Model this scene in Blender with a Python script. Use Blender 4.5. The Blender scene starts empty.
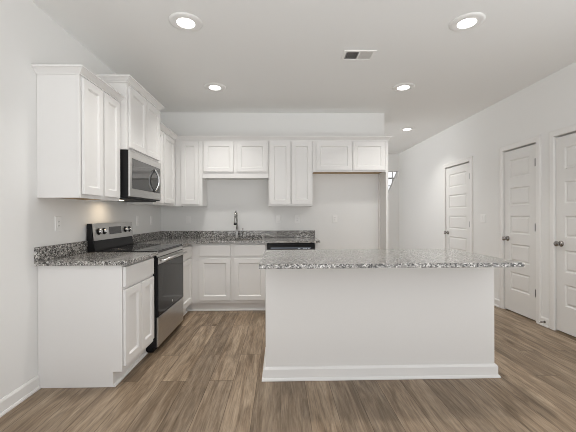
import bpy, bmesh, math, random
from mathutils import Vector, Matrix

random.seed(7)
sc = bpy.context.scene
COL = sc.collection

# ------------------------------------------------------------------ camera
F_PX, YAW, PITCH, ROLL, CAM_H = 323.93, 0.0239, -0.0012, -0.0032, 1.2353
cam_data = bpy.data.cameras.new('camera')
cam_data.sensor_fit = 'HORIZONTAL'
cam_data.sensor_width = 36.0
cam_data.lens = F_PX / 576.0 * 36.0
cam_data.clip_start = 0.05
cam = bpy.data.objects.new('camera', cam_data)
COL.objects.link(cam)
fwd = Vector((math.sin(YAW) * math.cos(PITCH), math.cos(YAW) * math.cos(PITCH), math.sin(PITCH)))
right = Vector((math.cos(YAW), -math.sin(YAW), 0))
up = right.cross(fwd)
r2 = right * math.cos(ROLL) + up * math.sin(ROLL)
u2 = up * math.cos(ROLL) - right * math.sin(ROLL)
m = Matrix.Identity(4)
for i in range(3):
    m[i][0], m[i][1], m[i][2] = r2[i], u2[i], -fwd[i]
m[2][3] = CAM_H
cam.matrix_world = m
sc.camera = cam

# ------------------------------------------------------------------ world, light, exposure
SKY, GROUND_FILL, WORLD = (1.12, 1.13, 1.155), (2.10, 2.12, 2.14), 1.0
world = bpy.data.worlds.new('world')
sc.world = world
world.use_nodes = True
bg = world.node_tree.nodes['Background']
# pale overcast sky above the horizon, brighter half below added to light the ceiling
wnt = world.node_tree
wtc = wnt.nodes.new('ShaderNodeTexCoord')
wsep = wnt.nodes.new('ShaderNodeSeparateXYZ')
wnt.links.new(wtc.outputs['Generated'], wsep.inputs[0])
wmr = wnt.nodes.new('ShaderNodeMapRange')
wmr.inputs['From Min'].default_value = -0.06
wmr.inputs['From Max'].default_value = 0.06
wnt.links.new(wsep.outputs['Z'], wmr.inputs['Value'])
wmx = wnt.nodes.new('ShaderNodeMix')
wmx.data_type = 'RGBA'
wmx.inputs[6].default_value = (*GROUND_FILL, 1)
wmx.inputs[7].default_value = (*SKY, 1)
wnt.links.new(wmr.outputs[0], wmx.inputs[0])
wnt.links.new(wmx.outputs[2], bg.inputs['Color'])
bg.inputs['Strength'].default_value = WORLD
sc.cycles.filter_width = 0.9
sc.cycles.max_bounces = 24
sc.cycles.diffuse_bounces = 16
sc.view_settings.view_transform = 'Standard'
sc.view_settings.look = 'None'
sc.view_settings.gamma = 1.0
sc.view_settings.use_curve_mapping = False
sc.view_settings.exposure = 0.0

LAMP_W = 6.3          # each recessed ceiling lamp
DOOR_W = 6.0          # daylight through the tall glass door behind the camera
PANTRY_LIGHT = None


def area(name, loc, rot, sx, sy, watts, col=(1, 1, 1), shape='RECTANGLE', spread=math.pi):
    d = bpy.data.lights.new(name, 'AREA')
    d.shape = shape
    d.size = sx
    if shape in ('RECTANGLE', 'ELLIPSE'):
        d.size_y = sy
    d.energy = watts
    d.color = col
    d.spread = spread
    o = bpy.data.objects.new(name, d)
    COL.objects.link(o)
    o.location = loc
    o.rotation_euler = rot
    return o


area('patio_daylight', (0.80, -2.95, 0.95), (math.pi / 2, 0, 0), 0.72, 1.9, DOOR_W, (1, 0.99, 0.97))

# ------------------------------------------------------------------ measures
XL, XR, YB, YR, YF = -1.745, 2.937, 4.793, -0.6, 7.95
CEIL = 2.755
YLE, YRE = 1.0, 1.7            # where the side walls end, beside the camera
XE = 1.558                     # free end of the back wall
Y0, RA, RB = 2.367, 2.942, 3.710   # left run: near end, range start, range end
BF = -1.145                    # left base face frame plane
BKF = 4.193                    # back base face frame plane
UF = -1.440                    # left upper face frame plane
UBF = 4.488                    # back upper face frame plane
CT, CTH = 0.914, 0.030         # worktop top, thickness


# ------------------------------------------------------------------ materials
def mat(name, col, rough=0.5, metal=0.0, spec=0.5, emit=None, estr=0.0, coat=0.0):
    mm = bpy.data.materials.new(name)
    mm.use_nodes = True
    b = mm.node_tree.nodes['Principled BSDF']
    b.inputs['Base Color'].default_value = (*col, 1)
    b.inputs['Roughness'].default_value = rough
    b.inputs['Metallic'].default_value = metal
    b.inputs['Specular IOR Level'].default_value = spec
    if coat:
        b.inputs['Coat Weight'].default_value = coat
        b.inputs['Coat Roughness'].default_value = 0.05
    if emit:
        b.inputs['Emission Color'].default_value = (*emit, 1)
        b.inputs['Emission Strength'].default_value = estr
    return mm


def nodes(mm):
    nt = mm.node_tree
    return nt, nt.nodes, nt.links, nt.nodes['Principled BSDF']


def coords(nt, scale=(1, 1, 1), rot=(0, 0, 0)):
    g = nt.nodes.new('ShaderNodeNewGeometry')
    mp = nt.nodes.new('ShaderNodeMapping')
    mp.inputs['Scale'].default_value = scale
    mp.inputs['Rotation'].default_value = rot
    nt.links.new(g.outputs['Position'], mp.inputs['Vector'])
    return mp.outputs['Vector']


def ramp(nt, fac, stops, interp='LINEAR'):
    r = nt.nodes.new('ShaderNodeValToRGB')
    r.color_ramp.interpolation = interp
    els = r.color_ramp.elements
    while len(els) < len(stops):
        els.new(0.5)
    for e, (p, c) in zip(els, stops):
        e.position = p
        e.color = (*c, 1)
    nt.links.new(fac, r.inputs['Fac'])
    return r.outputs['Color']


def mix(nt, mode, a, b, fac):
    n = nt.nodes.new('ShaderNodeMix')
    n.data_type = 'RGBA'
    n.blend_type = mode
    for sock, v in ((n.inputs[6], a), (n.inputs[7], b), (n.inputs[0], fac)):
        if isinstance(v, bpy.types.NodeSocket):
            nt.links.new(v, sock)
        elif isinstance(v, tuple):
            sock.default_value = (*v, 1)
        else:
            sock.default_value = v
    return n.outputs[2]


def noise(nt, vec, scale, detail=2.0, rough=0.5, dist=0.0):
    n = nt.nodes.new('ShaderNodeTexNoise')
    n.inputs['Scale'].default_value = scale
    n.inputs['Detail'].default_value = detail
    n.inputs['Roughness'].default_value = rough
    n.inputs['Distortion'].default_value = dist
    nt.links.new(vec, n.inputs['Vector'])
    return n.outputs['Fac']


def bump(nt, bsdf, height, strength, dist=0.002):
    b = nt.nodes.new('ShaderNodeBump')
    b.inputs['Strength'].default_value = strength
    b.inputs['Distance'].default_value = dist
    nt.links.new(height, b.inputs['Height'])
    nt.links.new(b.outputs['Normal'], bsdf.inputs['Normal'])


def paint(name, col, rough, tex=0.08):
    mm = mat(name, col, rough, spec=0.35)
    nt, N, L, B = nodes(mm)
    v = coords(nt)
    bump(nt, B, noise(nt, v, 160, 2), tex, 0.001)
    return mm


M = {}
M['wall'] = paint('wall_paint', (0.812, 0.810, 0.797), 0.75)
M['ceiling'] = paint('ceiling_paint', (0.872, 0.874, 0.865), 0.85, 0.15)
M['trim'] = mat('trim_paint', (0.80, 0.79, 0.77), 0.40, spec=0.4)
M['door'] = mat('door_paint', (0.76, 0.75, 0.73), 0.42, spec=0.4)
M['cab'] = mat('cabinet_paint', (0.79, 0.78, 0.765), 0.38, spec=0.4)
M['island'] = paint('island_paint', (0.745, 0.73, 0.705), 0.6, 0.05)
M['raw'] = mat('raw_wood', (0.45, 0.33, 0.20), 0.7)
M['plastic'] = mat('white_plastic', (0.86, 0.855, 0.84), 0.3)
M['slot'] = mat('dark_slot', (0.05, 0.05, 0.05), 0.6)
M['black'] = mat('black_enamel', (0.010, 0.010, 0.011), 0.35, spec=0.25)
M['blackglass'] = mat('black_glass', (0.008, 0.008, 0.009), 0.04, spec=0.4)
M['ovenglass'] = mat('oven_glass', (0.018, 0.018, 0.018), 0.07, spec=0.22)
M['windowglass'] = mat('microwave_glass', (0.05, 0.05, 0.049), 0.04, spec=0.9)
M['hinge'] = mat('hinge_steel', (0.22, 0.215, 0.21), 0.35, 1.0)
M['chrome'] = mat('chrome', (0.72, 0.72, 0.72), 0.10, 1.0)
M['nickel'] = mat('satin_nickel', (0.33, 0.315, 0.30), 0.18, 1.0)
M['faucet'] = mat('faucet_steel', (0.50, 0.495, 0.49), 0.10, 1.0)
M['lens'] = mat('lamp_lens', (1, 1, 1), 0.4, emit=(1.0, 0.97, 0.92), estr=6.0)
M['warmlens'] = mat('warm_lamp_lens', (1, 1, 1), 0.4, emit=(1.0, 0.80, 0.55), estr=4.0)
M['display'] = mat('display', (0.035, 0.037, 0.040), 0.08)
M['digit'] = mat('display_marks', (0.55, 0.60, 0.66), 0.4)
M['vent'] = mat('vent_enamel', (0.74, 0.73, 0.71), 0.45)
M['ventdark'] = mat('vent_duct_shade', (0.05, 0.05, 0.05), 0.8)
M['glass'] = mat('window_glass', (1, 1, 1), 0.0)
M['glass'].node_tree.nodes['Principled BSDF'].inputs['Transmission Weight'].default_value = 1.0
M['rubber'] = mat('white_rubber', (0.7, 0.7, 0.68), 0.6)

# brushed steel
mm = mat('stainless_steel', (0.60, 0.59, 0.575), 0.30, 1.0)
nt, N, L, B = nodes(mm)
v = coords(nt, (1.0, 1.0, 60.0))
f = noise(nt, v, 12, 3)
L.new(ramp(nt, f, [(0.3, (0.55, 0.54, 0.525)), (0.7, (0.66, 0.65, 0.635))]), B.inputs['Base Color'])
M['steel'] = mm

# granite
mm = mat('speckled_granite', (0.5, 0.48, 0.45), 0.09, spec=0.55)
nt, N, L, B = nodes(mm)
v = coords(nt)
nz = nt.nodes.new('ShaderNodeTexNoise')
nz.inputs['Scale'].default_value = 60
nz.inputs['Detail'].default_value = 2
L.new(v, nz.inputs['Vector'])
vw = nt.nodes.new('ShaderNodeVectorMath')
vw.operation = 'MULTIPLY_ADD'
vw.inputs[1].default_value = (0.012, 0.012, 0.012)
L.new(nz.outputs['Color'], vw.inputs[0])
L.new(v, vw.inputs[2])


def cells(scale):
    vo = nt.nodes.new('ShaderNodeTexVoronoi')
    vo.inputs['Scale'].default_value = scale
    L.new(vw.outputs[0], vo.inputs['Vector'])
    sx = nt.nodes.new('ShaderNodeSeparateColor')
    L.new(vo.outputs['Color'], sx.inputs['Color'])
    return sx.outputs[0], sx.outputs[1]


a, a2 = cells(118)
b_, b2 = cells(240)
c1 = ramp(nt, a, [(0.0, (0.010, 0.010, 0.010)), (0.20, (0.085, 0.082, 0.077)), (0.38, (0.25, 0.24, 0.222)),
                  (0.62, (0.41, 0.395, 0.37)), (0.87, (0.76, 0.745, 0.715))], 'CONSTANT')
c2 = ramp(nt, b_, [(0.0, (0.02, 0.019, 0.018)), (0.30, (0.17, 0.155, 0.14)), (0.62, (0.36, 0.345, 0.325)),
                   (0.88, (0.66, 0.645, 0.62))], 'CONSTANT')
L.new(mix(nt, 'MIX', c1, c2, 0.22), B.inputs['Base Color'])
M['granite'] = mm

# plank floor
mm = mat('plank_floor', (0.25, 0.2, 0.15), 0.42, spec=0.4)
nt, N, L, B = nodes(mm)
v = coords(nt, (1, 1, 1), (0, 0, math.pi / 2))


def brick(c1, c2, mortar, msize):
    br = nt.nodes.new('ShaderNodeTexBrick')
    br.offset = 0.37
    br.offset_frequency = 2
    br.squash = 1.0
    br.inputs['Scale'].default_value = 1.0
    br.inputs['Brick Width'].default_value = 1.22
    br.inputs['Row Height'].default_value = 0.178
    br.inputs['Mortar Size'].default_value = msize
    br.inputs['Mortar Smooth'].default_value = 0.15
    br.inputs['Bias'].default_value = 0.0
    br.inputs['Color1'].default_value = (*c1, 1)
    br.inputs['Color2'].default_value = (*c2, 1)
    br.inputs['Mortar'].default_value = (*mortar, 1)
    L.new(v, br.inputs['Vector'])
    return br


br = brick((0, 0, 0), (1, 1, 1), (0.5, 0.5, 0.5), 0.0)
plank = br.outputs['Color']
# each plank shifts the grain so that neighbours do not continue one another
sh = nt.nodes.new('ShaderNodeVectorMath')
sh.operation = 'MULTIPLY_ADD'
sh.inputs[1].default_value = (7.3, 3.1, 5.7)
L.new(plank, sh.inputs[0])
L.new(v, sh.inputs[2])


def stretched(sx, sy):
    mp = nt.nodes.new('ShaderNodeMapping')
    mp.inputs['Scale'].default_value = (sx, sy, 1)
    L.new(sh.outputs[0], mp.inputs['Vector'])
    return mp.outputs['Vector']


g1 = noise(nt, stretched(1.7, 16.0), 1.0, 6, 0.65, 0.9)
g2 = noise(nt, stretched(6.0, 95.0), 1.0, 3, 0.65, 0.3)
g3 = noise(nt, stretched(0.9, 3.0), 2.0, 3, 0.55, 1.5)
base = ramp(nt, g1, [(0.30, (0.138, 0.092, 0.053)), (0.50, (0.265, 0.196, 0.132)), (0.70, (0.380, 0.298, 0.213))])
fine = ramp(nt, g2, [(0.32, (0.60, 0.58, 0.56)), (0.60, (1.12, 1.12, 1.12))])
col = mix(nt, 'MULTIPLY', base, fine, 0.75)
blot = ramp(nt, g3, [(0.30, (0.74, 0.73, 0.71)), (0.60, (1.08, 1.08, 1.08))])
col = mix(nt, 'MULTIPLY', col, blot, 0.7)
tone = ramp(nt, plank, [(0.0, (0.78, 0.775, 0.77)), (1.0, (1.18, 1.175, 1.17))])
col = mix(nt, 'MULTIPLY', col, tone, 1.0)
br2 = brick((1, 1, 1), (1, 1, 1), (0.52, 0.49, 0.46), 0.0022)
col = mix(nt, 'MULTIPLY', col, br2.outputs['Color'], 1.0)
L.new(col, B.inputs['Base Color'])
bump(nt, B, g2, 0.15, 0.001)
M['floor'] = mm


# ------------------------------------------------------------------ mesh helpers
class MB:
    """Collects shapes in world coordinates, linked as one mesh object."""

    def __init__(self):
        self.bm = bmesh.new()

    def face(self, pts):
        vs = [self.bm.verts.new(p) for p in pts]
        return self.bm.faces.new(vs)

    def box(self, x0, x1, y0, y1, z0, z1, bevel=0.0, seg=2):
        t = bmesh.new()
        bmesh.ops.create_cube(t, size=1.0)
        for vv in t.verts:
            vv.co = Vector((x0 + (vv.co.x + .5) * (x1 - x0), y0 + (vv.co.y + .5) * (y1 - y0), z0 + (vv.co.z + .5) * (z1 - z0)))
        if bevel:
            bmesh.ops.bevel(t, geom=list(t.edges), offset=bevel, segments=seg, profile=0.5, affect='EDGES')
        self._merge(t)
        return self

    def _merge(self, t, mtx=None):
        me = bpy.data.meshes.new('tmp')
        if mtx is not None:
            t.transform(mtx)
        t.to_mesh(me)
        t.free()
        self.bm.from_mesh(me)
        bpy.data.meshes.remove(me)

    def fbox(self, fr, u0, u1, n0, n1, z0, z1, bevel=0.0):
        """box in a frame fr = (origin, U, N)"""
        O, U, Nn = fr
        a = O + U * u0 + Nn * n0
        b = O + U * u1 + Nn * n1
        return self.box(min(a.x, b.x), max(a.x, b.x), min(a.y, b.y), max(a.y, b.y), z0, z1, bevel)

    def prism(self, poly, vec):
        """poly: list of world points (planar), extruded by vec"""
        vec = Vector(vec)
        A = [self.bm.verts.new(p) for p in poly]
        Bv = [self.bm.verts.new(Vector(p) + vec) for p in poly]
        n = len(A)
        fs = [self.bm.faces.new(A), self.bm.faces.new(Bv[::-1])]
        for i in range(n):
            fs.append(self.bm.faces.new((A[i], Bv[i], Bv[(i + 1) % n], A[(i + 1) % n])))
        bmesh.ops.recalc_face_normals(self.bm, faces=fs)
        return self

    def sweep(self, prof, path, side=1, close_ends=True):
        """prof: list of (n, z); path: list of (x, y); n measured to the right (side=1) of the travel direction"""
        P = [Vector((p[0], p[1])) for p in path]
        rings = []
        for i, p in enumerate(P):
            ds = []
            if i > 0:
                ds.append((P[i] - P[i - 1]).normalized())
            if i < len(P) - 1:
                ds.append((P[i + 1] - P[i]).normalized())
            ns = [Vector((d.y, -d.x)) * side for d in ds]
            if len(ns) == 2:
                mid = (ns[0] + ns[1])
                mid = mid / max(1e-6, mid.dot(ns[0]))
            else:
                mid = ns[0]
            rings.append([self.bm.verts.new((p.x + mid.x * n, p.y + mid.y * n, z)) for n, z in prof])
        fs = []
        k = len(prof)
        for a, b in zip(rings, rings[1:]):
            for j in range(k):
                fs.append(self.bm.faces.new((a[j], a[(j + 1) % k], b[(j + 1) % k], b[j])))
        if close_ends:
            fs.append(self.bm.faces.new(rings[0][::-1]))
            fs.append(self.bm.faces.new(rings[-1]))
        bmesh.ops.recalc_face_normals(self.bm, faces=fs)
        return self

    def lathe(self, base, axis, prof, seg=24):
        """prof: list of (distance along axis, radius)"""
        base, axis = Vector(base), Vector(axis).normalized()
        s = axis.orthogonal().normalized()
        t = axis.cross(s)
        rings = []
        fs = []
        for d, r in prof:
            rings.append([self.bm.verts.new(base + axis * d + (s * math.cos(2 * math.pi * i / seg) + t * math.sin(2 * math.pi * i / seg)) * max(r, 1e-4)) for i in range(seg)])
        for a, b in zip(rings, rings[1:]):
            for i in range(seg):
                fs.append(self.bm.faces.new((a[i], a[(i + 1) % seg], b[(i + 1) % seg], b[i])))
        fs.append(self.bm.faces.new(rings[0][::-1]))
        fs.append(self.bm.faces.new(rings[-1]))
        bmesh.ops.recalc_face_normals(self.bm, faces=fs)
        for f in fs:
            f.smooth = len(f.verts) == 4
        return self

    def tube(self, pts, rad, seg=12):
        pts = [Vector(p) for p in pts]
        rads = rad if isinstance(rad, (list, tuple)) else [rad] * len(pts)
        rings, fs = [], []
        ref = None
        for i, p in enumerate(pts):
            d = (pts[min(i + 1, len(pts) - 1)] - pts[max(i - 1, 0)]).normalized()
            if ref is None:
                ref = d.orthogonal().normalized()
            s = (ref - d * ref.dot(d)).normalized()
            ref = s
            t = d.cross(s)
            rings.append([self.bm.verts.new(p + (s * math.cos(2 * math.pi * k / seg) + t * math.sin(2 * math.pi * k / seg)) * rads[i]) for k in range(seg)])
        for a, b in zip(rings, rings[1:]):
            for i in range(seg):
                fs.append(self.bm.faces.new((a[i], a[(i + 1) % seg], b[(i + 1) % seg], b[i])))
        fs.append(self.bm.faces.new(rings[0][::-1]))
        fs.append(self.bm.faces.new(rings[-1]))
        bmesh.ops.recalc_face_normals(self.bm, faces=fs)
        for f in fs:
            f.smooth = len(f.verts) == 4
        return self

    def slab(self, fr, u0, u1, n0, n1, z0, z1, panels=(), prof=(), bev=0.0015):
        """a door leaf from n0 (back) to n1 (front); panels are rects (u0,u1,z0,z1) sunk by prof [(inset, depth)]"""
        O, U, Nn = fr

        def P(u, n, z):
            return O + U * u + Nn * n + Vector((0, 0, z))
        e = bev
        fs = []
        # rim
        ring = [(u0, z0), (u1, z0), (u1, z1), (u0, z1)]
        inner = [(u0 + e, z0 + e), (u1 - e, z0 + e), (u1 - e, z1 - e), (u0 + e, z1 - e)]
        for i in range(4):
            a, b = ring[i], ring[(i + 1) % 4]
            c, d = inner[i], inner[(i + 1) % 4]
            self.face([P(a[0], n0, a[1]), P(b[0], n0, b[1]), P(b[0], n1 - e, b[1]), P(a[0], n1 - e, a[1])])
            self.face([P(a[0], n1 - e, a[1]), P(b[0], n1 - e, b[1]), P(d[0], n1, d[1]), P(c[0], n1, c[1])])
        self.face([P(p[0], n0, p[1]) for p in ring[::-1]])
        fu0, fu1, fz0, fz1 = u0 + e, u1 - e, z0 + e, z1 - e

        def q(a0, a1, b0, b1, n=n1):
            if a1 - a0 > 1e-6 and b1 - b0 > 1e-6:
                self.face([P(a0, n, b0), P(a1, n, b0), P(a1, n, b1), P(a0, n, b1)])
        if not panels:
            q(fu0, fu1, fz0, fz1)
            return self
        pu0, pu1 = panels[0][0], panels[0][1]
        q(fu0, pu0, fz0, fz1)
        q(pu1, fu1, fz0, fz1)
        z = fz0
        for (a0, a1, b0, b1) in sorted(panels, key=lambda p: p[2]):
            q(pu0, pu1, z, b0)
            z = b1
            cur = (a0, a1, b0, b1, n1)
            for ins, dep in prof:
                nx = (a0 + ins, a1 - ins, b0 + ins, b1 - ins, n1 - dep)
                A = [(cur[0], cur[2]), (cur[1], cur[2]), (cur[1], cur[3]), (cur[0], cur[3])]
                Bq = [(nx[0], nx[2]), (nx[1], nx[2]), (nx[1], nx[3]), (nx[0], nx[3])]
                for i in range(4):
                    j = (i + 1) % 4
                    self.face([P(A[i][0], cur[4], A[i][1]), P(A[j][0], cur[4], A[j][1]), P(Bq[j][0], nx[4], Bq[j][1]), P(Bq[i][0], nx[4], Bq[i][1])])
                cur = nx
            q(cur[0], cur[1], cur[2], cur[3], cur[4])
        q(pu0, pu1, z, fz1)
        return self

    def build(self, name, material, parent=None, label=None):
        bm = self.bm
        if parent is None:
            xs = [v.co for v in bm.verts]
            lo = Vector([min(c[i] for c in xs) for i in range(3)])
            hi = Vector([max(c[i] for c in xs) for i in range(3)])
            org = Vector(((lo.x + hi.x) / 2, (lo.y + hi.y) / 2, lo.z))
        else:
            org = worigin(parent)
        bm.transform(Matrix.Translation(-org))
        me = bpy.data.meshes.new(name)
        bm.to_mesh(me)
        bm.free()
        me.materials.append(M[material] if isinstance(material, str) else material)
        o = bpy.data.objects.new(name, me)
        COL.objects.link(o)
        if parent is None:
            o.location = org
        else:
            o.parent = parent
        if label:
            o['label'] = label
        return o


def worigin(o):
    v = Vector(o.location)
    while o.parent:
        o = o.parent
        v += Vector(o.location)
    return v


def thing(name, loc, label, cat, group=None):
    o = bpy.data.objects.new(name, None)
    o.empty_display_size = 0.1
    COL.objects.link(o)
    o.location = loc
    tag(o, label, cat, group)
    return o


def tag(o, label, cat, group=None):
    o['label'] = label
    o['category'] = cat
    if group:
        o['group'] = group
    return o


def struct(o):
    o['kind'] = 'structure'
    return o


def copy_tree(o, parent=None):
    kids = list(o.children)
    c = o.copy()
    COL.objects.link(c)
    c.parent = parent
    for k in kids:
        copy_tree(k, c)
    return c


ZV = Vector((0, 0, 0))
PX, NX, PY, NY = Vector((1, 0, 0)), Vector((-1, 0, 0)), Vector((0, 1, 0)), Vector((0, -1, 0))


def frame(x, y, n):
    """frame facing direction n; U x Z = N"""
    U = {'+x': PY, '-y': PX, '-x': NY, '+y': NX}[n]
    Nn = {'+x': PX, '-y': NY, '-x': NX, '+y': PY}[n]
    return (Vector((x, y, 0)), U, Nn)


# ------------------------------------------------------------------ room shell
struct(MB().box(XL - 0.12, XR + 0.12, YR, 9.2, -0.10, 0.0).build('floor', 'floor'))
struct(MB().box(XL - 0.12, XR + 0.12, YR, YF + 0.12, CEIL, CEIL + 0.10).build('ceiling', 'ceiling'))
struct(MB().box(XL - 0.12, XL, YLE, YB + 0.12, 0, CEIL).build('wall_left', 'wall'))
struct(MB().box(XL, XE, YB, YB + 0.12, 0, CEIL).build('wall_back', 'wall'))
struct(MB().box(XE - 0.12, XE, YB + 0.12, 5.3, 0, CEIL).build('wall_hall', 'wall'))

# right wall with three shallow door recesses: (y0, y1) openings, top z
DOORS = [(4.935, 5.680), (3.640, 4.187), (2.660, 3.390)]
DTOP = 2.068
w = MB()
w.box(XR + 0.07, XR + 0.13, YRE, YF + 0.12, 0, CEIL)
cuts = sorted(DOORS)
y = YRE
for (a, b) in cuts:
    w.box(XR, XR + 0.07, y, a, 0, CEIL)
    w.box(XR, XR + 0.07, a, b, DTOP, CEIL)
    y = b
w.box(XR, XR + 0.07, y, YF + 0.12, 0, CEIL)
struct(w.build('wall_right', 'wall'))

# far wall of the hall, with the stair opening whose lower edge climbs to the right
w = MB()
yf = YF
ox0, ox1, ox2, oz0, oz1 = 2.25, 2.745, 2.918, 1.93, 2.325
XLh = XE
w.prism([(XLh, yf, 0), (XR, yf, 0), (XR, yf, 1.55), (XLh, yf, 1.55)], (0, 0.12, 0))
w.prism([(XLh, yf, oz1), (XR, yf, oz1), (XR, yf, CEIL), (XLh, yf, CEIL)], (0, 0.12, 0))
w.prism([(XLh, yf, 1.55), (ox0, yf, 1.55), (ox0, yf, oz1), (XLh, yf, oz1)], (0, 0.12, 0))
w.prism([(2.575, yf, 1.55), (XR, yf, 1.55), (XR, yf, oz1), (ox2, yf, oz1)], (0, 0.12, 0))
struct(w.build('wall_far', 'wall'))
# stairwell behind it, with a window
SXR, SY = 3.75, 8.75
w = MB()
w.box(XE - 0.12, XE, YF + 0.12, SY + 0.1, 0, 3.4)
w.box(SXR, SXR + 0.12, YF + 0.12, SY + 0.1, 0, 3.4)
w.box(XE, 2.66, SY, SY + 0.1, 0, 3.4)
w.box(3.45, SXR, SY, SY + 0.1, 0, 3.4)
w.box(2.66, 3.45, SY, SY + 0.1, 0, 1.6)
w.box(2.66, 3.45, SY, SY + 0.1, 2.95, 3.4)
w.box(XE - 0.12, SXR + 0.12, YF + 0.12, SY + 0.1, 3.4, 3.5)
w.box(XE - 0.12, SXR + 0.12, YF, YF + 0.12, CEIL + 0.10, 3.5)
w.box(XR + 0.13, SXR + 0.12, YF, YF + 0.12, 0, CEIL + 0.10)
struct(w.build('wall_stairwell', 'wall'))
struct(MB().box(XR + 0.12, SXR + 0.12, YF + 0.12, SY + 0.1, -0.10, 0.0).build('floor.001', 'floor'))
wf = MB()
fy0, fy1 = SY - 0.02, SY + 0.05
wf.box(2.66, 2.71, fy0, fy1, 1.6, 2.95)
wf.box(3.40, 3.45, fy0, fy1, 1.6, 2.95)
wf.box(2.71, 3.40, fy0, fy1, 1.6, 1.65)
wf.box(2.71, 3.40, fy0, fy1, 2.90, 2.95)
wf.box(2.71, 3.40, fy0, fy1, 2.22, 2.26)
win = struct(wf.build('window_1', 'trim'))
mu = MB()
mu.box(3.045, 3.065, fy0 + 0.02, fy0 + 0.035, 1.65, 2.90)
for z in (1.84, 2.03, 2.44, 2.66):
    mu.box(2.71, 3.40, fy0 + 0.02, fy0 + 0.035, z, z + 0.018)
mu.build('muntin', 'trim', win)
MB().box(2.71, 3.40, SY + 0.02, SY + 0.026, 1.65, 2.90).build('pane', 'glass', win)

# baseboards, with a shoe moulding at the floor
BASE = [(0.0, 0.0), (0.022, 0.0), (0.022, 0.008), (0.018, 0.018), (0.013, 0.020), (0.013, 0.082), (0.009, 0.090), (0.005, 0.096), (0.0, 0.097)]


def baseboard(name, path, side):
    return struct(MB().sweep(BASE, path, side).build(name, 'trim'))


baseboard('baseboard_left', [(XL, YLE), (XL, Y0 - 0.002)], 1)
CW = 0.068        # casing width
gaps = [(YRE, DOORS[2][0] - CW), (DOORS[2][1] + CW, DOORS[1][0] - CW), (DOORS[1][1] + CW, DOORS[0][0] - CW), (DOORS[0][1] + CW, YF)]
for i, (a, b) in enumerate(gaps):
    baseboard('baseboard_right' if i == 0 else 'baseboard_right.%03d' % i, [(XR, a + 0.001), (XR, b - 0.001)], -1)
baseboard('baseboard_far', [(XE, YF), (XR - 0.023, YF)], 1)
baseboard('baseboard_back', [(0.53, YB), (1.46, YB)], 1)

# ------------------------------------------------------------------ five-panel doors on the right wall
PROF5 = [(0.004, 0.004), (0.012, 0.010), (0.020, 0.010), (0.034, 0.004), (0.036, 0.0035)]


def panel_door(n, y0, y1):
    fr = frame(XR, y1, '-x')           # u runs from the far jamb towards the camera
    W = y1 - y0
    g = 0.006
    st = 0.105
    pans = [(g + st, W - g - st, t - 0.228, t) for t in (1.935, 1.580, 1.225, 0.870, 0.515)]
    s = MB()
    s.slab(fr, g, W - g, -0.045, -0.003, 0.014, DTOP - 0.016, pans, PROF5)
    d = struct(s.build('door_%d' % n, 'door'))
    c = MB()
    prof = [(0.0, 0.0), (0.0, 0.010), (0.006, 0.016), (0.050, 0.018), (CW, 0.012), (CW, 0.0)]

    def P(u, nn, z):
        return fr[0] + fr[1] * u + fr[2] * nn + Vector((0, 0, z))
    # casing: three mitred lengths round the opening
    path = [(0.0, 0.0, (-1, 0)), (0.0, DTOP, (-1, 1)), (W, DTOP, (1, 1)), (W, 0.0, (1, 0))]
    rings = []
    for (u, z, o) in path:
        rings.append([c.bm.verts.new(P(u + o[0] * a, nn + 0.0005, z + o[1] * a)) for a, nn in prof])
    fs = []
    k = len(prof)
    for a, b in zip(rings, rings[1:]):
        for j in range(k):
            fs.append(c.bm.faces.new((a[j], a[(j + 1) % k], b[(j + 1) % k], b[j])))
    fs.append(c.bm.faces.new(rings[0][::-1]))
    fs.append(c.bm.faces.new(rings[-1]))
    bmesh.ops.recalc_face_normals(c.bm, faces=fs)
    c.build('casing', 'trim', d)
    # knob with rose, on the far edge of the leaf
    ku, kz = g + 0.062, 0.932
    kb = MB().lathe(P(ku, -0.003, kz), fr[2], [(0, 0.032), (0.004, 0.032), (0.008, 0.028), (0.010, 0.014), (0.030, 0.012), (0.036, 0.020), (0.045, 0.027), (0.056, 0.028), (0.064, 0.022), (0.067, 0.008)])
    kb.build('door_knob', 'nickel', d, 'round satin nickel knob')
    for z in (1.84, 1.09, 0.33):
        h = MB()
        h.lathe(P(W - g * 0.5, 0.002, z - 0.045), (0, 0, 1), [(0, 0.007), (0.09, 0.007)], 10)
        h.fbox(fr, W - g - 0.024, W - g + 0.004, -0.0028, 0.001, z - 0.045, z + 0.045)
        h.build('hinge', 'hinge', d)
    return d


for i, (a, b) in enumerate(DOORS):
    panel_door(i + 1, a, b)

# spring door stop on the baseboard between the two nearer doors
pts = []
for i in range(90):
    a = i * 0.55
    pts.append((XR - 0.016 - 0.0006 * i, 3.515 + 0.007 * math.cos(a), 0.050 + 0.007 * math.sin(a)))
t = thing('door_stop', (XR - 0.014, 3.515, 0.05), 'small spring door stop on the baseboard between the two nearest right-hand doors', 'door stop')
MB().lathe((XR - 0.0135, 3.515, 0.05), NX, [(0, 0.013), (0.005, 0.012)], 14).build('mounting_plate', 'nickel', t)
MB().tube(pts, 0.0016, 6).build('spring', 'nickel', t)
MB().lathe((XR - 0.068, 3.515, 0.05), NX, [(0, 0.008), (0.010, 0.009), (0.013, 0.006)], 14).build('tip', 'rubber', t)

# ------------------------------------------------------------------ cabinets
SHAKER = [(0.002, 0.002), (0.008, 0.008), (0.010, 0.012)]
DT = 0.020


def shaker(fr, u0, u1, z0, z1, parent, rail=0.056):
    s = MB()
    s.slab(fr, u0, u1, 0.004, DT + 0.002, z0, z1, [(u0 + rail, u1 - rail, z0 + rail, z1 - rail)], SHAKER)
    return s.build('door', 'cab', parent)


def drawer(fr, u0, u1, z0, z1, parent):
    s = MB()
    s.slab(fr, u0, u1, 0.004, DT + 0.002, z0, z1, bev=0.004)
    return s.build('drawer_front', 'cab', parent)


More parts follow.
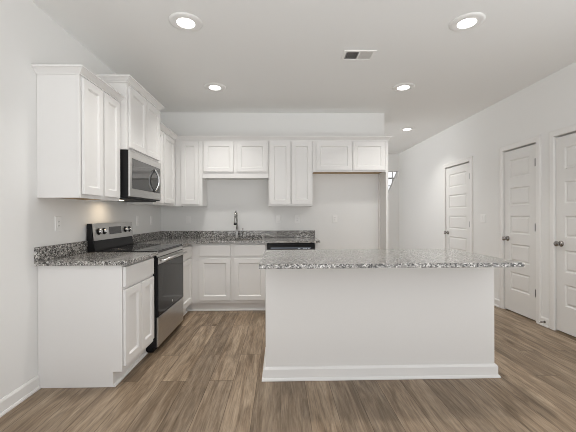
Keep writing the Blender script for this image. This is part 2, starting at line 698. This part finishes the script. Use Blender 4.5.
def base_cabinet(label, fr, width, depth, doors, drawers, toe_rec=0.065, shoe=True, sink=False):
    """fr origin on the floor at u=0 of the face-frame plane"""
    O, U, Nn = fr
    c = O + U * (width / 2) - Nn * (depth / 2)
    t = thing('base_cabinet', c, label, 'cabinet', 'white base cabinets')
    top = CT - CTH - 0.001
    prof = [(-depth, 0.001), (-toe_rec, 0.001), (-toe_rec, 0.112), (0, 0.112), (0, top), (-depth, top)]
    body = MB()
    if sink:                      # the upper part is hollow, for the bowl
        prof = [(n, min(z, 0.66)) for n, z in prof]
        MB().fbox(fr, 0, width, -0.02, 0, 0.6605, top).build('face_frame', 'cab', t)
        MB().fbox(fr, 0, 0.018, -depth, -0.0205, 0.6605, top).build('side_panel', 'cab', t)
        MB().fbox(fr, width - 0.018, width, -depth, -0.0205, 0.6605, top).build('side_panel', 'cab', t)
    body.prism([O + Nn * n + Vector((0, 0, z)) for n, z in prof], U * width)
    body.build('body', 'cab', t)
    if shoe:
        s = MB()
        a = -toe_rec + 0.001
        pr = [(a, 0.001), (a + 0.014, 0.001), (a + 0.013, 0.008), (a + 0.008, 0.016), (a, 0.019)]
        s.prism([O + Nn * n + Vector((0, 0, z)) for n, z in pr], U * width)
        s.build('shoe_molding', 'trim', t)
    for d in doors:
        shaker(fr, *d, t)
    for d in drawers:
        drawer(fr, *d, t)
    return t


def wall_cabinet(label, fr, width, depth, z0, z1, doors, lip=False, raw=False):
    O, U, Nn = fr
    c = O + U * (width / 2) - Nn * (depth / 2) + Vector((0, 0, z0))
    t = thing('wall_cabinet', c, label, 'cabinet', 'white wall cabinets')
    MB().fbox(fr, 0.0, width, -depth, -0.019, z0 + 0.012, z1).build('body', 'cab', t)
    l = 0.004 if lip else 0.0
    MB().fbox(fr, -l, width, -0.019, 0.0, z0, z1).build('face_frame', 'cab', t)
    MB().fbox(fr, 0.016, width - 0.016, -depth + 0.004, -0.0195, z0 + 0.009, z0 + 0.0118).build('bottom_panel', 'raw' if raw else 'cab', t, 'unpainted tan wood underside' if raw else None)
    MB().fbox(fr, 0.0, 0.015, -depth, -0.0195, z0, z0 + 0.0118).build('side_edge', 'cab', t)
    MB().fbox(fr, width - 0.015, width, -depth, -0.0195, z0, z0 + 0.0118).build('side_edge', 'cab', t)
    for d in doors:
        shaker(fr, *d, t)
    return t


# left run, base
w1 = RA - 0.004 - Y0
base_cabinet('white two-door base cabinet nearest us left of the range, its bare side facing us',
             frame(BF, Y0, '+x'), w1, BF - XL - 0.002,
             [(0.010, w1 / 2 - 0.006, 0.150, 0.700), (w1 / 2 + 0.006, w1 - 0.030, 0.150, 0.700)], [(0.010, w1 - 0.030, 0.722, 0.866)])
ys = RB + 0.004
w2 = 4.191 - ys
base_cabinet('white base cabinet with one narrow door and drawer between the range and the corner',
             frame(BF, ys, '+x'), w2, BF - XL - 0.002,
             [(0.012, w2 - 0.052, 0.150, 0.700)], [(0.012, w2 - 0.052, 0.722, 0.866)])
# back run, base
xs0, xs1 = -1.300, -0.178
fr = frame(xs0, BKF, '-y')
base_cabinet('white sink base cabinet with two doors under the faucet on the back wall', fr, xs1 - xs0, YB - BKF - 0.002,
             [(-1.042 - xs0, -0.640 - xs0, 0.150, 0.685), (-0.596 - xs0, -0.194 - xs0, 0.150, 0.685)],
             [(-1.042 - xs0, -0.640 - xs0, 0.718, 0.862), (-0.596 - xs0, -0.194 - xs0, 0.718, 0.862)], toe_rec=0.05, sink=True)
# gable right of the dishwasher
o = MB().box(0.450, 0.485, BKF, YB - 0.002, 0.001, CT - CTH - 0.001).build('end_panel', 'cab')
tag(o, 'white end panel closing the base run just right of the dishwasher', 'panel')

# left run, wall cabinets
w1 = RA - 0.003 - Y0
wall_cabinet('white two-door wall cabinet at the near left end, its bare side facing us', frame(UF, Y0, '+x'), w1, UF - XL - 0.002, 1.370, 2.275,
             [(0.014, 0.270, 1.396, 2.240), (0.295, w1 - 0.030, 1.396, 2.240)], lip=True, raw=True)
MF = -1.375
wall_cabinet('raised, deeper white two-door wall cabinet above the microwave', frame(MF, RA, '+x'), RB - RA, MF - XL - 0.002, 1.836, 2.445,
             [(0.024, 0.382, 1.856, 2.406), (0.393, 0.751, 1.856, 2.406)], lip=False)
ys = RB + 0.003
w3 = UBF - ys
wall_cabinet('white two-door wall cabinet on the left wall between the microwave and the corner', frame(UF, ys, '+x'), w3 - 0.002, UF - XL - 0.002, 1.370, 2.290,
             [(0.020, 0.268, 1.396, 2.252), (0.300, 0.690, 1.396, 2.252)])
# back run, wall cabinets
wall_cabinet('tall white single-door corner wall cabinet on the back wall, left of the sink', frame(UF + 0.002, UBF, '-y'), -1.071 - UF - 0.002, YB - UBF - 0.002, 1.370, 2.290,
             [(-1.355 - UF - 0.002, -1.117 - UF - 0.002, 1.396, 2.252)])
x0 = -1.069
wall_cabinet('short white two-door wall cabinet above the faucet', frame(x0, UBF, '-y'), -0.162 - x0, YB - UBF - 0.002, 1.756, 2.290,
             [(-1.048 - x0, -0.640 - x0, 1.841, 2.252), (-0.588 - x0, -0.182 - x0, 1.841, 2.252)])
x0 = -0.160
wall_cabinet('tall white two-door wall cabinet above the dishwasher', frame(x0, UBF, '-y'), 0.450 - x0, YB - UBF - 0.002, 1.370, 2.290,
             [(-0.142 - x0, 0.142 - x0, 1.396, 2.252), (0.158 - x0, 0.438 - x0, 1.396, 2.252)])
x0 = 0.452
wall_cabinet('short white two-door wall cabinet over the empty refrigerator space', frame(x0, UBF, '-y'), 1.474 - x0, YB - UBF - 0.002, 1.842, 2.290,
             [(0.500 - x0, 0.994 - x0, 1.862, 2.252), (1.014 - x0, 1.462 - x0, 1.862, 2.252)], raw=True)
# refrigerator side panel
t = thing('refrigerator_panel', (1.492, 4.64, 0), 'tall narrow white panel closing the right side of the empty refrigerator space', 'panel')
MB().box(1.4755, 1.5095, UBF, YB - 0.002, 0.001, 2.290).build('panel', 'cab', t)
MB().box(1.4585, 1.475, YB - 0.032, YB - 0.003, 0.10, 1.838).build('scribe_strip', 'trim', t)

# crowns
CR = [(0.0, 0.0), (0.009, 0.0), (0.011, 0.010), (0.018, 0.016), (0.034, 0.034), (0.046, 0.044), (0.052, 0.046), (0.052, 0.060), (0.0, 0.060)]


def crown(name, path, side, z, label, k=1.0):
    o = MB().sweep([(n + 0.0005, zz * k + z) for n, zz in CR], path, side).build(name, 'cab')
    return tag(o, label, 'molding', 'cabinet crown moldings')


crown('crown_molding', [(XL + 0.001, Y0), (UF, Y0), (UF, RA - 0.002)], 1, 2.255, 'short white crown molding on the nearest left wall cabinet', 0.8)
crown('crown_molding', [(XL + 0.001, RA), (MF, RA), (MF, RB), (XL + 0.001, RB)], 1, 2.434, 'highest white crown molding, on the raised cabinet above the microwave', 0.82)
crown('crown_molding', [(UF, RB + 0.003), (UF, UBF), (1.5095, UBF), (1.5095, YB - 0.002)], 1, 2.270, 'long white crown molding that turns the corner and runs along the back wall cabinets')

# ------------------------------------------------------------------ granite worktops
CF = -1.096
CFB = 4.148
g = 0.003
z0, z1 = CT - CTH, CT
t = thing('countertop', (-1.42, 2.66, z0), 'short speckled granite countertop left of the range', 'countertop', 'granite worktops')
MB().box(XL + 0.001, CF, Y0 - 0.033, RA - g, z0, z1, 0.003).build('slab', 'granite', t)
MB().box(XL + 0.001, XL + 0.021, Y0 - 0.033, RA - g, z1 + 0.0005, z1 + 0.102, 0.002).build('backsplash', 'granite', t)

SX0, SX1, SY0, SY1 = -0.955, -0.255, 4.235, 4.625    # sink cut-out
CX1 = 0.512
t = thing('countertop', (-0.6, 4.45, z0), 'long L-shaped speckled granite countertop in the corner, holding the sink', 'countertop', 'granite worktops')
s = MB()
s.box(XL + 0.001, CF, RB + g, CFB, z0, z1)
s.box(XL + 0.001, SX0, CFB, YB - 0.001, z0, z1)
s.box(SX1, CX1, CFB, YB - 0.001, z0, z1)
s.box(SX0, SX1, CFB, SY0, z0, z1)
s.box(SX0, SX1, SY1, YB - 0.001, z0, z1)
s.build('slab', 'granite', t)
MB().box(XL + 0.001, XL + 0.021, RB + g, YB - 0.022, z1 + 0.0005, z1 + 0.102, 0.002).build('backsplash', 'granite', t)
MB().box(XL + 0.001, CX1, YB - 0.021, YB - 0.001, z1 + 0.0005, z1 + 0.102, 0.002).build('backsplash', 'granite', t)

# sink
s = MB()
za = z0 - 0.001
e = 0.006
s.box(SX0 - 0.02, SX0 + e, SY0 - 0.015, SY1 + 0.015, za - 0.20, za)
s.box(SX1 - e, SX1 + 0.02, SY0 - 0.015, SY1 + 0.015, za - 0.20, za)
s.box(SX0 + e, SX1 - e, SY0 - 0.015, SY0 + e, za - 0.20, za)
s.box(SX0 + e, SX1 - e, SY1 - e, SY1 + 0.015, za - 0.20, za)
s.box(SX0 + e, SX1 - e, SY0 + e, SY1 - e, za - 0.20, za - 0.194)
t = thing('sink', ((SX0 + SX1) / 2, (SY0 + SY1) / 2, za - 0.2), 'stainless steel undermount sink set in the back granite countertop', 'sink')
s.build('basin', 'steel', t)
MB().lathe(((SX0 + SX1) / 2, 4.45, za - 0.194), (0, 0, 1), [(0, 0.045), (0.002, 0.045), (0.003, 0.03)], 20).build('drain', 'chrome', t)

# faucet
fx, fy = -0.628, 4.700
t = thing('faucet', (fx, fy, CT), 'tall grey metal pull-down faucet standing behind the sink', 'faucet')
MB().lathe((fx, fy, CT + 0.0005), (0, 0, 1), [(0, 0.028), (0.006, 0.028), (0.010, 0.023), (0.075, 0.021), (0.115, 0.019), (0.125, 0.014)], 20).build('base', 'faucet', t)
pts = [(fx, fy, CT + 0.12), (fx, fy, CT + 0.30)]
R = 0.085
for i in range(1, 13):
    a = math.pi * i / 12
    pts.append((fx, fy - R + R * math.cos(a), CT + 0.30 + R * math.sin(a)))
MB().tube(pts, 0.0125, 14).build('spout', 'faucet', t)
MB().lathe((fx, fy - 2 * R, CT + 0.302), (0, 0, -1), [(0, 0.014), (0.02, 0.016), (0.07, 0.019), (0.085, 0.020)], 18).build('spray_head', 'faucet', t)
MB().lathe((fx, fy - 2 * R, CT + 0.2168), (0, 0, -1), [(0, 0.021), (0.02, 0.0215), (0.026, 0.017)], 18).build('spray_nozzle', 'black', t, 'black nozzle ring')
hb = MB().lathe((fx + 0.019, fy, CT + 0.07), PX, [(0, 0.016), (0.035, 0.016), (0.05, 0.013), (0.075, 0.012)], 14)
hb.tube([(fx + 0.082, fy, CT + 0.065), (fx + 0.083, fy, CT + 0.10), (fx + 0.087, fy - 0.004, CT + 0.145)], [0.013, 0.011, 0.009], 10)
hb.build('handle', 'faucet', t)

# ------------------------------------------------------------------ range
t = thing('range', (-1.42, (RA + RB) / 2, 0), 'stainless steel electric range with a black glass cooktop between the left base cabinets', 'range')
a, b = RA + 0.002, RB - 0.002
RFX = -1.118       # body front
MB().box(XL + 0.012, RFX, a, b, 0.045, 0.900, 0.003).build('body', 'black', t, 'black enamel sides')
k = MB().box(XL + 0.05, RFX - 0.035, a + 0.01, b - 0.01, 0.002, 0.0445)
k.build('kick', 'black', t)
ck = MB().box(XL + 0.085, -1.112, a - 0.0005, b + 0.0005, 0.9005, 0.921, 0.003)
cook = ck.build('cooktop', 'blackglass', t, 'black glass cooktop')
for (bx, by, r) in ((-1.30, a + 0.20, 0.105), (-1.30, b - 0.20, 0.085), (-1.54, a + 0.19, 0.08), (-1.54, b - 0.19, 0.10)):
    q = MB()
    pts = [(bx + r * math.cos(i * math.pi / 18), by + r * math.sin(i * math.pi / 18), 0.9212) for i in range(37)]
    q.tube(pts, 0.0008, 4)
    q.build('burner_ring', M['nickel'], cook)
# backguard: black base, tilted steel console
bgx0 = XL + 0.012
prof = [(bgx0, 0.9005), (XL + 0.084, 0.9005), (XL + 0.084, 0.93), (XL + 0.066, 1.012), (XL + 0.060, 1.012), (XL + 0.046, 1.163), (XL + 0.04, 1.168), (bgx0, 1.168)]
MB().prism([(x, a, z) for x, z in prof], (0, b - a, 0)).build('backguard', 'black', t)
P0, P1 = Vector((XL + 0.082, 0, 1.014)), Vector((XL + 0.066, 0, 1.170))
d = (P1 - P0).normalized()
nrm = Vector((d.z, 0, -d.x))


def con(y, s, out):
    q = P0 + d * s + nrm * out
    return Vector((q.x, y, q.z))


q = MB()
L_ = (P1 - P0).length
q.prism([con(a + 0.012, 0, 0), con(a + 0.012, L_, 0), con(a + 0.012, L_, -0.017), con(a + 0.012, 0, -0.017)], (0, b - a - 0.014, 0))
console = q.build('console', 'steel', t, 'tilted stainless steel control console')
q = MB()
ya, yb_ = a + 0.262, a + 0.50
q.prism([con(ya, 0.045, 0.0005), con(ya, 0.118, 0.0005), con(ya, 0.118, 0.002), con(ya, 0.045, 0.002)], (0, yb_ - ya, 0))
disp = q.build('display', 'display', console, 'dark clock display')
for yk in (a + 0.075, a + 0.165, a + 0.585, a + 0.675):
    p = con(yk, 0.080, 0.0005)
    kb = MB().lathe(p, nrm, [(0, 0.031), (0.004, 0.031), (0.0042, 0.031)], 20)
    bz = kb.build('knob_bezel', 'black', console, 'black ring behind the knob')
    p = con(yk, 0.080, 0.005)
    kk = MB().lathe(p, nrm, [(0, 0.022), (0.018, 0.020), (0.024, 0.017)], 20)
    kk.build('knob', 'chrome', console)
# front: trim strip, door with glass, handle, drawer
DX = -1.103
MB().box(RFX + 0.001, DX - 0.004, a + 0.004, b - 0.004, 0.862, 0.8985, 0.002).build('front_trim', 'steel', t)
od = MB()
frr = frame(RFX + 0.001, a + 0.003, '+x')
Wd = b - a - 0.006
od.slab(frr, 0, Wd, 0.0, DX - RFX - 0.001, 0.322, 0.858, [(0.003, Wd - 0.003, 0.326, 0.796)], [(0.001, 0.0015)])
door = od.build('oven_door', 'black', t)
MB().fbox(frr, 0.0, Wd, DX - RFX - 0.0008, DX - RFX + 0.0015, 0.798, 0.857).build('door_cap', 'steel', door, 'steel band behind the handle')
MB().fbox(frr, 0.0045, Wd - 0.0045, DX - RFX - 0.0024, DX - RFX + 0.0002, 0.3275, 0.7945).build('glass', 'ovenglass', door, 'dark oven window')
hx = DX + 0.042
hb = MB()
hb.tube([(hx, a + 0.025, 0.828), (hx, b - 0.025, 0.828)], 0.0125, 12)
for yy in (a + 0.06, b - 0.06):
    hb.tube([(DX + 0.0005, yy, 0.828), (hx, yy, 0.828)], 0.009, 10)
hb.build('handle', 'steel', door)
MB().lathe((DX + 0.0005, (a + b) / 2, 0.375), PX, [(0, 0.014), (0.0015, 0.014), (0.002, 0.011)], 20).build('badge', 'chrome', door, 'small round chrome badge')
MB().slab(frr, 0, Wd, 0.0, DX - RFX - 0.001, 0.052, 0.314, bev=0.004).build('drawer', 'steel', t)

# ------------------------------------------------------------------ microwave over the range
t = thing('microwave', (-1.55, (RA + RB) / 2, 1.405), 'stainless steel over-the-range microwave under the raised left cabinet', 'microwave')
mzb, mzt = 1.402, 1.832
MFX = -1.352
MB().box(XL + 0.004, MFX - 0.0125, a, b, mzb, mzt, 0.002).build('case', 'black', t, 'black case sides')
frm = frame(MFX - 0.012, a, '+x')
Wm = b - a
md = MB().slab(frm, 0, Wm, 0, 0.012, mzb + 0.012, mzt, [(0.045, Wm - 0.03, 1.486, 1.768)], [(0.002, 0.002)], bev=0.003)
door = md.build('door', 'steel', t)
MB().fbox(frm, 0.0475, Wm - 0.0325, 0.0101, 0.0116, 1.4885, 1.7655).build('window', 'windowglass', door, 'dark glass window')
pts = []
hy = a + 0.575
for i in range(15):
    s = i / 14
    pts.append((MFX + 0.002 + 0.046 * math.sin(math.pi * s) ** 0.8, hy, 1.496 + 0.235 * s))
MB().tube(pts, 0.0125, 12).build('handle', 'chrome', door, 'bowed polished handle')
MB().box(XL + 0.05, MFX - 0.045, a + 0.03, b - 0.03, mzb - 0.010, mzb - 0.0005).build('vent_grille', 'slot', t)
MB().box(XL + 0.13, XL + 0.21, a + 0.16, a + 0.28, mzb - 0.0135, mzb - 0.0105).build('cooktop_lamp', 'warmlens', t, 'lit warm lamp')
area('cooktop_lamp_light', (XL + 0.17, a + 0.22, mzb - 0.018), (0, 0, 0), 0.06, 0.12, 0.60, (1.0, 0.80, 0.56))

# ------------------------------------------------------------------ dishwasher
t = thing('dishwasher', (0.14, 4.45, 0), 'stainless dishwasher with a black control strip under the back countertop, partly behind the island', 'dishwasher')
MB().box(-0.172, 0.444, BKF + 0.004, YB - 0.03, 0.10, CT - CTH - 0.004).build('tub', 'black', t)
MB().box(-0.172, 0.444, BKF + 0.06, YB - 0.03, 0.002, 0.0995).build('kick', 'black', t)
dd = MB().box(-0.170, 0.442, BKF - 0.030, BKF + 0.003, 0.11, 0.792, 0.004).build('door', 'steel', t)
cp = MB().box(-0.170, 0.442, BKF - 0.030, BKF + 0.003, 0.794, 0.868, 0.004).build('control_panel', 'black', t, 'black control strip')
q = MB()
q.box(-0.125, 0.395, BKF - 0.0305, BKF - 0.0302, 0.812, 0.826)
q.build('painted_sheen', mat('strip_sheen', (0.20, 0.23, 0.28), 0.15), cp, 'bluish sheen painted on the strip')  # bluish glimmer of the control strip, put into the colour
for x, ww in ((0.225, 0.032), (0.29, 0.022), (0.322, 0.022), (0.354, 0.022)):
    MB().box(x, x + ww, BKF - 0.0313, BKF - 0.0306, 0.806, 0.819).build('button', 'digit', cp, 'pale button')

# ------------------------------------------------------------------ island
IX0, IX1, IY0, IY1 = -0.113, 1.636, 2.440, 3.025
t = thing('kitchen_island', ((IX0 + IX1) / 2, (IY0 + IY1) / 2, 0), 'large white kitchen island with a plain panelled front in the middle of the room', 'kitchen island')
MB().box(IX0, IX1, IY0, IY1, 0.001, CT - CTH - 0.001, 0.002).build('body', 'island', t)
MB().sweep([(n * 1.3, zz + 0.001) for n, zz in BASE], [(IX0 - .0005, IY1), (IX0 - .0005, IY0 - .0005), (IX1 + .0005, IY0 - .0005), (IX1 + .0005, IY1)], 1).build('baseboard', 'trim', t)
TP = [(0.0, 0.836), (0.008, 0.836), (0.017, 0.848), (0.017, 0.882), (0.0, 0.882)]
MB().sweep(TP, [(IX0 - .0005, IY1), (IX0 - .0005, IY0 - .0005), (IX1 + .0005, IY0 - .0005), (IX1 + .0005, IY1)], 1).build('top_trim', 'island', t)
fr = frame(IX1, IY1 + 0.0005, '+y')
Wi = IX1 - IX0
n = 4
for i in range(n):
    u0 = 0.012 + i * (Wi - 0.024) / n
    u1 = u0 + (Wi - 0.024) / n - 0.012
    shaker(fr, u0, u1, 0.150, 0.700, t)
    drawer(fr, u0, u1, 0.722, 0.866, t)
o = MB().box(-0.142, 1.640, 2.1345, 3.057, z0, z1, 0.003).build('island_countertop', 'granite')
tag(o, 'wide speckled granite countertop overhanging the island', 'countertop', 'granite worktops')

# ------------------------------------------------------------------ ceiling lamps
def downlight(x, y, label):
    t = thing('recessed_ceiling_light', (x, y, CEIL), label, 'ceiling light', 'recessed ceiling lights')
    MB().lathe((x, y, CEIL - 0.0005), (0, 0, -1), [(0, 0.128), (0.003, 0.127), (0.009, 0.114), (0.011, 0.096), (0.0085, 0.0695)], 40).build('trim_ring', 'plastic', t)
    MB().lathe((x, y, CEIL - 0.0092), (0, 0, -1), [(0, 0.068), (0.002, 0.066), (0.003, 0.045)], 40).build('lens', 'lens', t, 'glowing white lens')
    l = area('ceiling_lamp_light', (x, y, CEIL - 0.020), (0, 0, 0), 0.15, 0.15, LAMP_W, (1.0, 0.975, 0.935), 'DISK', math.radians(112))
    return t


downlight(-0.735, 2.560, 'round recessed ceiling light nearest us on the left')
downlight(1.475, 2.520, 'round recessed ceiling light nearest us on the right')
downlight(-0.765, 3.842, 'round recessed ceiling light above the sink side, second on the left')
downlight(1.465, 3.808, 'round recessed ceiling light in front of the refrigerator space, second on the right')
downlight(2.238, 5.660, 'smallest recessed ceiling light, farthest away over the hall')

# ceiling vent
vx0, vx1, vy0, vy1 = 0.594, 0.893, 2.960, 3.150
t = thing('ceiling_vent', ((vx0 + vx1) / 2, (vy0 + vy1) / 2, CEIL), 'white rectangular two-section air vent in the ceiling', 'vent')
fm = MB()
zt, zb = CEIL - 0.0005, CEIL - 0.010
fw = 0.026
fm.box(vx0, vx1, vy0, vy0 + fw, zb, zt, 0.002)
fm.box(vx0, vx1, vy1 - fw, vy1, zb, zt, 0.002)
fm.box(vx0, vx0 + fw, vy0 + fw, vy1 - fw, zb, zt, 0.002)
fm.box(vx1 - fw, vx1, vy0 + fw, vy1 - fw, zb, zt, 0.002)
xm = (vx0 + vx1) / 2
fm.box(xm - 0.006, xm + 0.006, vy0 + fw, vy1 - fw, zb, zt)
fm.build('frame', 'plastic', t)
MB().box(vx0 + fw, vx1 - fw, vy0 + fw, vy1 - fw, zt - 0.0012, zt - 0.0002).build('duct', 'ventdark', t, 'flat dark sheet painted as the shade behind the louvers')  # thin sheet whose dark colour stands in for shade up inside the vent
for sgn, xa, xb in ((-1, vx0 + fw, xm - 0.006), (1, xm + 0.006, vx1 - fw)):
    nb = 7
    for i in range(nb):
        xc = xa + (i + 0.5) * (xb - xa) / nb
        dx = -0.0022 if sgn < 0 else 0.008
        q = MB()
        p = [(xc - dx, vy0 + fw, zt - 0.0016), (xc - dx + 0.0012, vy0 + fw, zt - 0.0016), (xc + dx + 0.0012, vy0 + fw, zb + 0.001), (xc + dx, vy0 + fw, zb + 0.001)]
        q.prism(p, (0, vy1 - vy0 - 2 * fw, 0))
        q.build('louver', 'vent', t)

# ------------------------------------------------------------------ outlets and switches
def plate(kind, fr, z, label, gangs=1, decora=False):
    O, U, Nn = fr
    name = 'light_switch' if kind == 'switch' else 'wall_outlet'
    wd = 0.072 + 0.046 * (gangs - 1)
    t = thing(name, O + Vector((0, 0, z)), label, 'switch' if kind == 'switch' else 'outlet', 'wall plates')
    p = MB()
    p.slab(fr, -wd / 2, wd / 2, 0.0005, 0.006, z - 0.058, z + 0.058, bev=0.003)
    p.build('cover_plate', 'plastic', t)
    for gk in range(gangs):
        u = (gk - (gangs - 1) / 2) * 0.046
        if kind == 'switch':
            q = MB()
            q.slab(fr, u - 0.0165, u + 0.0165, 0.0063, 0.009, z - 0.033, z + 0.033, bev=0.002)
            q.build('rocker', 'plastic', t)
        else:
            q = MB()
            q.slab(fr, u - 0.0165, u + 0.0165, 0.0063, 0.0078, z - 0.033, z + 0.033, bev=0.001)
            f = q.build('socket_face', 'plastic', t)
            s = MB()
            for zz in (z + 0.017, z - 0.017):
                for du in (-0.006, 0.006):
                    s.fbox(fr, u + du - 0.001, u + du + 0.001, 0.0079, 0.0083, zz - 0.002, zz + 0.006)
                s.fbox(fr, u - 0.002, u + 0.002, 0.0079, 0.0083, zz - 0.009, zz - 0.005)
            s.build('slots', 'slot', f, 'dark socket slots')
    return t


def on_back(x):
    return frame(x, YB, '-y')


def on_left(y):
    return frame(XL, y, '+x')


plate('outlet', on_left(2.584), 1.177, 'white outlet on the left wall under the nearest wall cabinet')
plate('outlet', on_left(3.999), 1.180, 'white outlet on the left wall just past the range')
plate('switch', on_left(4.42), 1.180, 'white switch plate on the left wall beside the corner')
plate('switch', on_back(-1.348), 1.182, 'white switch plate on the back wall left of the faucet')
plate('switch', on_back(-0.034), 1.181, 'white switch plate on the back wall right of the faucet, left one of the pair')
plate('outlet', on_back(0.250), 1.180, 'white outlet on the back wall above the dishwasher, right one of the pair')
plate('outlet', on_back(0.808), 1.186, 'white outlet in the empty refrigerator space')
plate('switch', frame(XR, 4.620, '-x'), 1.185, 'white double light switch on the right wall between the two doors', 2)
